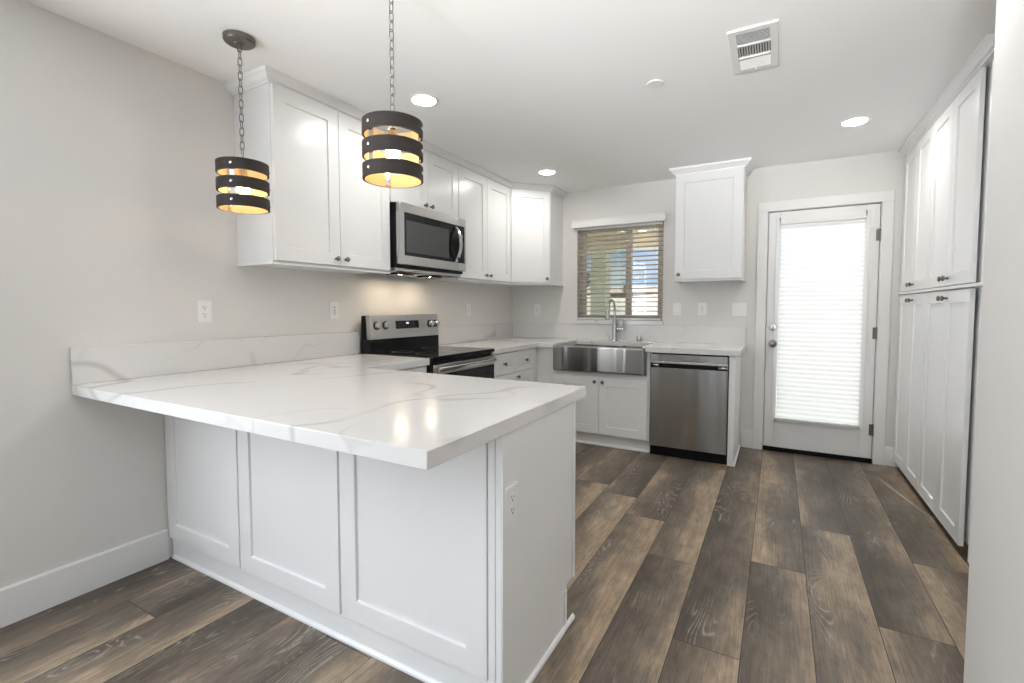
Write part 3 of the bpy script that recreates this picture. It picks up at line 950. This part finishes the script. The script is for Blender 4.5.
for x in (-0.320, -0.233, 0.270, 0.340):
    kq = on_panel(x, 1.112)
    kb = MB().lathe([(0.030, 0), (0.030, 0.004), (0.023, 0.006)], 24, (0, 0, 0), '-Y')
    kb.bm.transform(Matrix.Translation(kq) @ tilt.inverted())
    kbo = kb.build('knob_base', BLACKPL, cpn)
    kn = MB().lathe([(0.024, 0.0065), (0.0245, 0.010), (0.022, 0.030), (0.020, 0.033), (0, 0.0335)], 24, (0, 0, 0), '-Y').box(-0.004, 0.004, -0.038, -0.0325, -0.017, 0.017, 0.0015)
    kn.bm.transform(Matrix.Translation(kq) @ tilt.inverted())
    kn.build('control_knob', CHROME, kbo)
RINGM = plain('burner_print', (0.05, 0.05, 0.05), 0.3)
for x, y, r in ((-0.19, -0.50, 0.105), (0.19, -0.50, 0.08), (-0.19, -0.24, 0.075), (0.19, -0.24, 0.105)):
    MB().tube([(x + r * math.cos(t * math.pi / 20), y + r * math.sin(t * math.pi / 20), 0.9221) for t in range(40)], 0.0008, 4, True).build('burner_ring', RINGM, rg)
od = MB().box(a + 0.004, b - 0.004, -0.672, -0.641, 0.215, 0.868, 0.003).build('oven_door', BLACKGL, rg)
MB().box(a + 0.004, b - 0.004, -0.675, -0.6722, 0.800, 0.866, 0.001).build('door_trim', STEELH, od)
MB().box(-0.27, 0.27, -0.6735, -0.6722, 0.36, 0.70, 0.0005).build('oven_window', SMOKE, od)
hm = MB()
hp = []
for k in range(13):
    u = k / 12
    hp.append((a + 0.03 + u * (b - a - 0.06), -0.696 - 0.012 * math.sin(math.pi * u), 0.838))
hb = bmesh.new()
pr_ = None
for x, y, z in hp:
    ring = [hb.verts.new((x, y + dy, z + dz)) for dy, dz in ((-0.010, -0.014), (-0.013, 0), (-0.010, 0.014), (0.006, 0.016), (0.006, -0.016))]
    if pr_:
        for i in range(5): hb.faces.new((pr_[i], pr_[(i + 1) % 5], ring[(i + 1) % 5], ring[i]))
    else: hb.faces.new(ring)
    pr_ = ring
hb.faces.new(pr_)
bmesh.ops.recalc_face_normals(hb, faces=list(hb.faces))
hm.merge(hb)
hm.box(a + 0.03, a + 0.055, -0.693, -0.6755, 0.824, 0.852, 0.002); hm.box(b - 0.055, b - 0.03, -0.693, -0.6755, 0.824, 0.852, 0.002)
hm.build('door_handle', CHROME, od)
MB().box(a + 0.004, b - 0.004, -0.670, -0.641, 0.045, 0.208, 0.003).build('storage_drawer', STEELH, rg)
for sx_ in (a + 0.06, b - 0.06):
    for sy_ in (-0.60, -0.08): MB().lathe([(0.02, 0.0), (0.02, 0.01), (0.012, 0.012), (0.012, 0.03)], 14, (sx_, sy_, 0)).build('foot', BLACKPL, rg)

# ------------------------------------------------------------------ microwave
mw = thing('microwave', 'stainless over-the-range microwave with black glass door under short cabinet', 'microwave', (0, -1.8645, 1.5))
a, b = -0.382, 0.382
MB().box(a, b, -0.370, -0.002, 0.012, 0.445, 0.002).build('body', BLACKPL, mw, (0, 0, 0), R(90))
def Q(mb, name, mat, parent=mw): return mb.build(name, mat, parent, (0, 0, 0), R(90) if parent is mw else 0)
XS, Z0, Z1 = 0.278, 0.033, 0.445
WZa, WZb, WXa, WXb = 0.094, 0.384, -0.338, 0.366
df = MB()
df.box(a, XS - 0.001, -0.402, -0.371, WZb, Z1, 0.0015); df.box(a, XS - 0.001, -0.402, -0.371, Z0, WZa, 0.0015); df.box(a, WXa, -0.402, -0.371, WZa, WZb)
dfo = Q(df, 'door', STEELH)
cf2 = MB()
cf2.box(XS + 0.001, b, -0.402, -0.371, WZb, Z1, 0.0015); cf2.box(XS + 0.001, b, -0.402, -0.371, Z0, WZa, 0.0015); cf2.box(WXb, b, -0.402, -0.371, WZa, WZb)
cfo = Q(cf2, 'control_frame', STEELH)
MB().box(WXa, XS - 0.001, -0.3985, -0.372, WZa, WZb).build('door_glass', BLACKGL, dfo)
MB().box(WXa + 0.022, 0.160, -0.4005, -0.3988, WZa + 0.024, WZb - 0.050, 0.0005).build('viewing_window', SMOKE, dfo)
MB().box(XS + 0.001, WXb, -0.3985, -0.372, WZa, WZb).build('control_panel', BLACKGL, cfo)
MB().box(XS + 0.022, WXb - 0.018, -0.3995, -0.3988, WZb - 0.085, WZb - 0.060).build('display', plain('display_grey', (0.16, 0.20, 0.22), 0.2), cfo)
hh = bmesh.new()
pr_ = None
for k in range(17):
    u = k / 16
    z = 0.098 + u * 0.272
    y = -0.404 - 0.050 * math.sin(math.pi * u) ** 0.8
    ring = [hh.verts.new((0.245 + dx, y + dy, z)) for dx, dy in ((-0.014, 0.004), (-0.012, -0.007), (0.012, -0.007), (0.014, 0.004))]
    if pr_:
        for i in range(4): hh.faces.new((pr_[i], pr_[(i + 1) % 4], ring[(i + 1) % 4], ring[i]))
    else: hh.faces.new(ring)
    pr_ = ring
hh.faces.new(pr_)
bmesh.ops.recalc_face_normals(hh, faces=list(hh.faces))
m = MB(); m.merge(hh); m.build('door_handle', CHROME, dfo)
bt = MB().prism([(-0.372, 0.032), (-0.340, 0.0), (-0.02, 0.0), (-0.02, 0.0115), (-0.365, 0.0115), (-0.372, 0.0325)][:4] + [(-0.372, 0.0115)], a + 0.004, b - 0.004, 0.0,
                Matrix(((0, 0, 1, 0), (1, 0, 0, 0), (0, 1, 0, 0), (0, 0, 0, 1)))) if False else MB().box(a + 0.006, b - 0.006, -0.355, -0.02, -0.012, 0.0115, 0.003)
bto = Q(bt, 'vent_base', STEELH)
for k in range(2):
    g0 = -0.33 + k * 0.42
    gr = MB().box(g0, g0 + 0.24, -0.34, -0.335, -0.0132, -0.0122).box(g0, g0 + 0.24, -0.280, -0.275, -0.0132, -0.0122)
    for i in range(9): gr.box(g0 + i * 0.0285, g0 + i * 0.0285 + 0.012, -0.3355, -0.2795, -0.0132, -0.0122)
    gr.build('grease_filter', BLACKPL, bto)
for x in (-0.17, 0.17):
    lh = MB().box(x - 0.075, x + 0.075, -0.265, -0.260, -0.024, -0.0122).box(x - 0.075, x + 0.075, -0.145, -0.140, -0.024, -0.0122)
    lh.box(x - 0.075, x - 0.070, -0.260, -0.145, -0.024, -0.0122).box(x + 0.070, x + 0.075, -0.260, -0.145, -0.024, -0.0122)
    lho = lh.build('lamp_skirt', BLACKPL, bto)  # black skirt added to hide the lit lens from the camera
    MB().box(x - 0.068, x + 0.068, -0.255, -0.150, -0.0145, -0.0124).build('cooktop_lamp', HOODM, bto)

# ------------------------------------------------------------------ pantry cabinets (local x -> world -y, local -y -> world -x)
PX = 3.440       # face-frame plane; doors stand proud to 3.42
def pantry(label, ya, yb, da, db_, yend=None):
    c = thing('pantry_cabinet', label, 'cabinet', (4.055, ya, 0), R(-90), group=None)
    D = 4.055 - PX
    w = ya - yb
    wb_ = w if yend is None else ya - yend
    MB().box(0.0, wb_, -D + 0.016, -0.001, 0.076, 2.400).build('body', CARC, c)
    if yend is not None:
        MB().box(wb_ + 0.040, w, -D + 0.006, -D + 0.020, 0.0, 2.383).build('filler_strip', CAB, c)
        MB().box(0.0, w, -D, -D + 0.05, 2.3835, 2.400).build('top_rail', CAB, c)
    MB().box(0.0, wb_, -D + 0.062, -D + 0.074, 0.0, 0.0755).build('toe_board', CAB, c)
    o = ya
    l = pair(c, o - da, o - db_, 0.052, 1.334, -D, 1.282 - 0.042, fr=0.068)
    u = pair(c, o - da, o - db_, 1.362, 2.380, -D, 0.040, fr=0.068)
    return c, D, w
pa, D, w = pantry('tall white four-door pantry cabinet next to the exterior door wall', -0.003, -0.761, -0.012, -0.757)
MB().box(0.0, w, -D - 0.028, -D - 0.0005, 1.339, 1.356, 0.002).build('shelf_rail', CAB, pa)
pb_, D, w = pantry('tall white four-door pantry cabinet nearer the grey wall end', -0.763, -1.760, -0.767, -1.549, -1.553)
MB().box(0.0, w, -D - 0.028, -D - 0.0005, 1.339, 1.356, 0.002).build('shelf_rail', CAB, pb_)
pc = MB().sweep([(4.05, -1.760), (PX, -1.760), (PX, -0.003)][::-1] if False else [(PX, -0.003), (PX, -1.760)], [(o + 0.010 if o > 0.005 else o, z) for o, z in CROWN]).build('crown_moulding', CAB)
tag(pc, 'white crown moulding along the tops of the tall pantry cabinets', 'moulding')

# ------------------------------------------------------------------ outlets and switches
def plate(name, label, cat, loc, rz, kinds, group=None):
    """kinds: list of 'duplex' | 'rocker' | 'block' gangs"""
    t = thing(name, label, cat, loc, rz, group)
    g = len(kinds)
    w, h = 0.072 + 0.046 * (g - 1), 0.116
    MB().box(-w / 2, w / 2, -0.006, -0.0002, -h / 2, h / 2, 0.002, 2).build('plate', WHITEPL, t)
    for i, k in enumerate(kinds):
        x = (i - (g - 1) / 2) * 0.046
        if k == 'duplex':
            for z in (-0.0195, 0.0195):
                s = MB().lathe([(0.0165, 0.0), (0.0165, 0.0006), (0.0155, 0.0012), (0, 0.0012)], 20, (x, -0.0062, z), '-Y').build('socket', WHITEPL, t)
                sl_ = MB().box(x - 0.0075, x - 0.005, -0.0080, -0.0075, z + 0.000, z + 0.009).box(x + 0.005, x + 0.0075, -0.0080, -0.0075, z + 0.001, z + 0.008)
                sl_.lathe([(0.0028, 0), (0.0028, 0.0008)], 10, (x, -0.0072, z - 0.007), '-Y')
                sl_.build('slots', SLOT, s)
        else:
            r = MB().box(x - 0.0165, x + 0.0165, -0.0095, -0.0062, -0.033, 0.033, 0.0012).build('rocker' if k == 'rocker' else 'socket', WHITEPL, t)
            if k == 'block':
                sl_ = MB()
                for z in (-0.019, 0.019):
                    sl_.box(x - 0.0075, x - 0.005, -0.0105, -0.0097, z, z + 0.009).box(x + 0.005, x + 0.0075, -0.0105, -0.0097, z + 0.001, z + 0.008)
                    sl_.lathe([(0.0028, 0), (0.0028, 0.0008)], 10, (x, -0.0097, z - 0.007), '-Y')
                sl_.build('slots', SLOT, r)
                MB().box(x - 0.006, x + 0.006, -0.0108, -0.0097, -0.0045, 0.0045).build('test_button', plain('grey_button', (0.5, 0.5, 0.5), 0.4), r)
    return t
plate('wall_outlet', 'white duplex outlet low on bare left wall, nearest the pendant light', 'outlet', (0, -3.284, 1.220), R(90), ['duplex'])
plate('wall_outlet', 'white block outlet under the tall wall cabinet, beside the stove control panel', 'outlet', (0, -2.456, 1.220), R(90), ['block'])
plate('wall_outlet', 'white outlet on left wall between stove and room corner', 'outlet', (0, -0.868, 1.217), R(90), ['block'])
plate('wall_outlet', 'white outlet under the corner wall cabinet, beside the window', 'outlet', (0.3175, 0, 1.219), 0, ['block'])
plate('light_switch', 'white single rocker switch just beside the sink window', 'switch', (1.778, 0, 1.228), 0, ['rocker'])
plate('wall_outlet', 'white outlet under the single wall cabinet, between rocker switches', 'outlet', (2.001, 0, 1.228), 0, ['block'])
plate('light_switch', 'white double rocker switch beside the exterior door casing', 'switch', (2.309, 0, 1.225), 0, ['rocker', 'rocker'])
plate('wall_outlet', 'white duplex outlet on the end panel of the peninsula cabinet', 'outlet', (1.9170, -3.435, 0.648), R(90), ['duplex'])

# ------------------------------------------------------------------ pendants
def pendant(label, x, y, zb, rot):
    t = thing('pendant_light', label, 'pendant light', (x, y, zb), rot, None)
    top = H - zb
    RO, RI = 0.1065, 0.0985
    MB().lathe([(0.0, -0.030), (0.018, -0.030), (0.022, -0.026), (0.058, -0.024), (0.064, -0.018), (0.065, -0.0008), (0.0, -0.0008)], 40, (0, 0, top)).build('canopy', plain('bronze_nickel', (0.20, 0.185, 0.165), 0.35, 1.0), t)
    BH, GAP = 0.0493, 0.0286
    for k in range(3):
        z = k * (BH + GAP)
        b = MB().lathe([(RI, z), (RO, z), (RO, z + BH), (RI, z + BH), (RI, z)], 56, cap=False)
        for f in b.bm.faces:
            c = f.calc_center_median()
            f.material_index = 1 if math.hypot(c.x, c.y) < RI + 0.001 else 0
        b.build('shade_band', [BANDOUT, BANDIN], t, angle=40)
    for k in range(3):
        an = k * math.pi * 2 / 3
        M_ = Matrix.Rotation(an, 4, 'Z')
        s = MB().box(RI - 0.0030, RI - 0.0006, -0.010, 0.010, 0.004, 3 * BH + 2 * GAP - 0.004)
        s.bm.transform(M_); so = s.build('strap', CHROME, t)
        for j in range(3):
            for prof_, org, ax in (([(0.0065, 0.0), (0.006, 0.003), (0.003, 0.0048), (0, 0.005)], RO + 0.0002, 'X'), ([(0.0055, 0.0), (0.0045, 0.003), (0, 0.0045)], RI - 0.0032, '-X')):
                rv = MB().lathe(prof_, 12, (org, 0, j * (BH + GAP) + BH / 2), ax)
                rv.bm.transform(M_); rv.build('rivet', CHROME, so)
    zt = 3 * BH + 2 * GAP
    sp = MB()
    for k in range(3):
        an = k * math.pi * 2 / 3
        c_, s_ = math.cos(an) * (RI - 0.004), math.sin(an) * (RI - 0.004)
        sp.tube([(c_, s_, zt - 0.014), (0, 0, zt - 0.014)], 0.004, 8)
    sp.lathe([(0.016, -0.006), (0.016, 0.008), (0.006, 0.012), (0.005, 0.032)], 18, (0, 0, zt - 0.016))
    sp.tube([(0.012 * math.cos(q * math.pi / 8), 0, zt + 0.026 + 0.012 * math.sin(q * math.pi / 8)) for q in range(16)], 0.0026, 6, True)
    sp.build('spider', CHROME, t)
    MB().lathe([(0.0185, 0.0), (0.0185, 0.05), (0.012, 0.055)], 20, (0, 0, zt - 0.080)).build('socket', CHROME, t)
    bl_ = MB().lathe([(0.0, -0.055), (0.014, -0.052), (0.024, -0.042), (0.0275, -0.030), (0.024, -0.014), (0.014, 0.0), (0.0125, 0.006)], 24, (0, 0, zt - 0.084)).build('bulb', BULBM, t)
    ch = MB()
    z0, z1 = zt + 0.034, top - 0.028
    n = int((z1 - z0) / 0.030)
    pit = (z1 - z0) / n
    for k in range(n):
        zc = z0 + (k + 0.5) * pit
        hl, hw = pit * 0.5 + 0.0035, 0.0085
        pts = []
        for q in range(16):
            an = q * 2 * math.pi / 16
            cx, cz = math.cos(an), math.sin(an)
            px_, pz_ = hw * cx, (hl - hw) * (1 if cz > 0.01 else -1 if cz < -0.01 else 0) + hw * cz
            pts.append((px_, 0, zc + pz_) if k % 2 == 0 else (0, px_, zc + pz_))
        ch.tube(pts, 0.0020, 6, True)
    ch.build('chain', plain('chain_nickel', (0.22, 0.205, 0.185), 0.3, 1.0), t)
    return t
pendant('dark wood three-band pendant light hanging over the wall end of peninsula', 0.483, -3.353, 1.683, R(-56.6))
pendant('dark wood three-band pendant light hanging closer to the outer end of peninsula', 1.386, -3.353, 1.696, R(-95.9))

# ------------------------------------------------------------------ ceiling fixtures
for x, y, lb in ((0.791, -2.456, 'lit round recessed ceiling light just past the outer pendant chain'),
                 (0.793, -0.784, 'lit round recessed ceiling light near the corner wall cabinet'),
                 (3.011, -0.853, 'lit round recessed ceiling light near the pantry and exterior door')):
    t = thing('recessed_light', lb, 'ceiling light', (x, y, H), 0, 'recessed lights in the kitchen ceiling')
    MB().lathe([(0.066, -0.0005), (0.066, -0.004), (0.070, -0.007), (0.080, -0.006), (0.083, -0.0005)], 40, cap=False).build('trim_ring', WHITEPL, t)
    MB().lathe([(0.0, -0.0035), (0.065, -0.0035), (0.065, -0.0008), (0.0, -0.0008)], 40).build('lens', LENS, t)
# unseen fittings added for more light, above the frame's edge and behind the camera
for x, y in ((3.011, -2.456), (4.3, -5.0), (4.3, -8.0)):
    t = thing('recessed_light', 'added lit round recessed ceiling light, out of view', 'ceiling light', (x, y, H), 0, 'added recessed lights out of view')
    MB().lathe([(0.066, -0.0005), (0.066, -0.004), (0.070, -0.007), (0.080, -0.006), (0.083, -0.0005)], 32, cap=False).build('trim_ring', WHITEPL, t)
    MB().lathe([(0.0, -0.0035), (0.065, -0.0035), (0.065, -0.0008), (0.0, -0.0008)], 32).build('lens', LENS, t)
sp = MB().lathe([(0.0, -0.0065), (0.041, -0.0065), (0.043, -0.005), (0.043, -0.0025), (0.040, -0.0025), (0.040, -0.0005), (0.0, -0.0005)], 32).build('ceiling_cover_plate', WHITEPL)
sp.location = (2.004, -2.013, H)
tag(sp, 'small plain white round cover plate on the ceiling', 'cover plate')

vt = thing('ceiling_vent', 'white rectangular air supply register on the ceiling', 'vent', (2.482, -2.135, H))
fx, fy = 0.0985, 0.205
rows = ((-0.172, -0.072), (-0.052, 0.050), (0.070, 0.172))
fm = MB()
ix = 0.067
fm.box(-fx, -ix, -fy, fy, -0.010, -0.0004, 0.0015); fm.box(ix, fx, -fy, fy, -0.010, -0.0004, 0.0015)
for y0, y1 in ((-fy, rows[0][0]), (rows[0][1], rows[1][0]), (rows[1][1], rows[2][0]), (rows[2][1], fy)): fm.box(-ix, ix, y0, y1, -0.010, -0.0004)
fm.build('frame', VENTM, vt)
MB().box(-ix, ix, -0.173, 0.173, -0.0016, -0.0004).build('duct_backing', SLOT, vt)
lv = MB()
def blade(cx, cy, lx, ly, ax, ang):
    b = bmesh.new(); bmesh.ops.create_cube(b, size=1.0)
    b.transform(Matrix.Translation((cx, cy, -0.0058)) @ Matrix.Rotation(R(ang), 4, ax) @ Matrix.Diagonal((lx, ly, 0.0008, 1)))
    lv.merge(b)
for i in range(9): blade(0, rows[0][0] + 0.006 + i * 0.011, 2 * ix, 0.0095, 'X', 42)
for i in range(12): blade(-ix + 0.006 + i * 0.011, (rows[1][0] + rows[1][1]) / 2, 0.0082, rows[1][1] - rows[1][0], 'Y', -52)
for i in range(9): blade(0, rows[2][0] + 0.006 + i * 0.011, 2 * ix, 0.0135, 'X', -40)
lv.build('louvers', VENTM, vt)
MB().box(-0.004, 0.004, 0.176, 0.198, -0.019, -0.0102, 0.002).build('damper_lever', VENTM, vt)

# ------------------------------------------------------------------ outside: patio, yard, slope, house, trees
struct('patio_slab', MB().box(-3.5, 5.0, 0.16, 3.6, -0.16, -0.06), CONC)
yd = bmesh.new()
prof = [(0.5, -0.10), (6.5, -0.10), (8.0, 0.10), (12.5, 1.30), (16.0, 1.74), (26.0, 1.76), (60.0, 1.9)]
rws = [[yd.verts.new((x, y, z + (0.12 * math.sin(x * 1.3 + y) if y > 7 else 0))) for x in range(-40, 41, 2)] for y, z in prof]
for p0, p1 in zip(rws, rws[1:]):
    for i in range(len(p0) - 1): yd.faces.new((p0[i], p0[i + 1], p1[i + 1], p1[i]))
m = MB(); m.merge(yd); struct('ground', m, SAND, 80)
pr = MB().box(-3.2, 1.95, 0.16, 3.05, 2.45, 2.62); pr.box(-3.2, 1.95, 3.05, 3.35, 2.215, 2.70)
struct('patio_ceiling', pr, PCEIL)
po = MB().box(-0.135, 0.135, -0.135, 0.135, -0.0598, 2.2148, 0.01).box(-0.165, 0.165, -0.165, 0.165, -0.0598, 0.12, 0.01).build('patio_post', STUCCO)
po.location = (-0.055, 3.20, 0)
tag(po, 'grey-green square patio post seen through the sink window blind', 'post')
ho = thing('house', 'distant house with terracotta roof seen through the window blind', 'house', (-5.2, 22.0, 1.75))
MB().box(-3.6, 3.4, -2.0, 3.0, -0.3, 0.26).build('wall', CREAM, ho)
MB().prism([(-2.6, 0.26), (3.6, 0.26), (2.2, 0.66), (-1.2, 0.66)], -4.0, 3.8, 0.0, Matrix(((0, 0, 1, 0), (1, 0, 0, 0), (0, 1, 0, 0), (0, 0, 0, 1)))).build('roof', TERRA, ho)

def tree(label, x, y, z, h, r, mat, seed):
    t = thing('tree', label, 'tree', (x, y, z))
    MB().tube([(0, 0, -0.2), (0.03, 0, h * 0.3), (0, 0.02, h * 0.6)], [0.10, 0.08, 0.05], 8).build('trunk', BARK, t)
    rg_ = random.Random(seed)
    b = bmesh.new()
    for k in range(420):
        u, v = rg_.random() * 2 * math.pi, math.acos(2 * rg_.random() - 1)
        rad = r * (0.55 + 0.45 * rg_.random()) * (0.8 + 0.2 * math.sin(3 * u))
        c = Vector((rad * math.sin(v) * math.cos(u), rad * math.sin(v) * math.sin(u), h * 0.62 + rad * 0.85 * math.cos(v)))
        s_ = r * 0.13
        q = Matrix.Translation(c) @ Matrix.Rotation(rg_.random() * 6.28, 4, Vector((rg_.random() - .5, rg_.random() - .5, rg_.random() - .5)).normalized())
        vs = [b.verts.new(q @ Vector(p)) for p in ((-s_, 0, 0), (0, -s_ * 0.45, 0.1 * s_), (s_, 0, 0), (0, s_ * 0.45, 0.1 * s_))]
        b.faces.new(vs)
    m = MB(); m.merge(b); m.build('foliage', mat, t)
tree('leafy green tree seen through the blind beside the patio post, on its outer side', -3.75, 12.0, 1.15, 1.75, 0.55, LEAF1, 3)
tree('small olive tree seen through the blind just right of the patio post', -6.0, 17.6, 1.745, 0.72, 0.30, LEAF2, 5)
tree('small dark tree seen through the middle of the blind in front of the house', -3.6, 17.4, 1.745, 0.60, 0.30, LEAF2, 8)
for x, y in ((0.43, 2.75), (0.72, 2.9)):
    t = thing('patio_light', 'small lit downlight in the patio ceiling beyond the window', 'ceiling light', (x, y, 2.45), 0, 'downlights in the patio ceiling')
    MB().lathe([(0.055, -0.0005), (0.060, -0.006), (0.075, -0.0005)], 24, cap=False).build('trim_ring', WHITEPL, t)
    MB().lathe([(0.0, -0.004), (0.055, -0.004), (0.055, -0.0008), (0.0, -0.0008)], 24).build('lens', emitter('patio_lens', (1.0, 0.85, 0.65), 8.0), t)
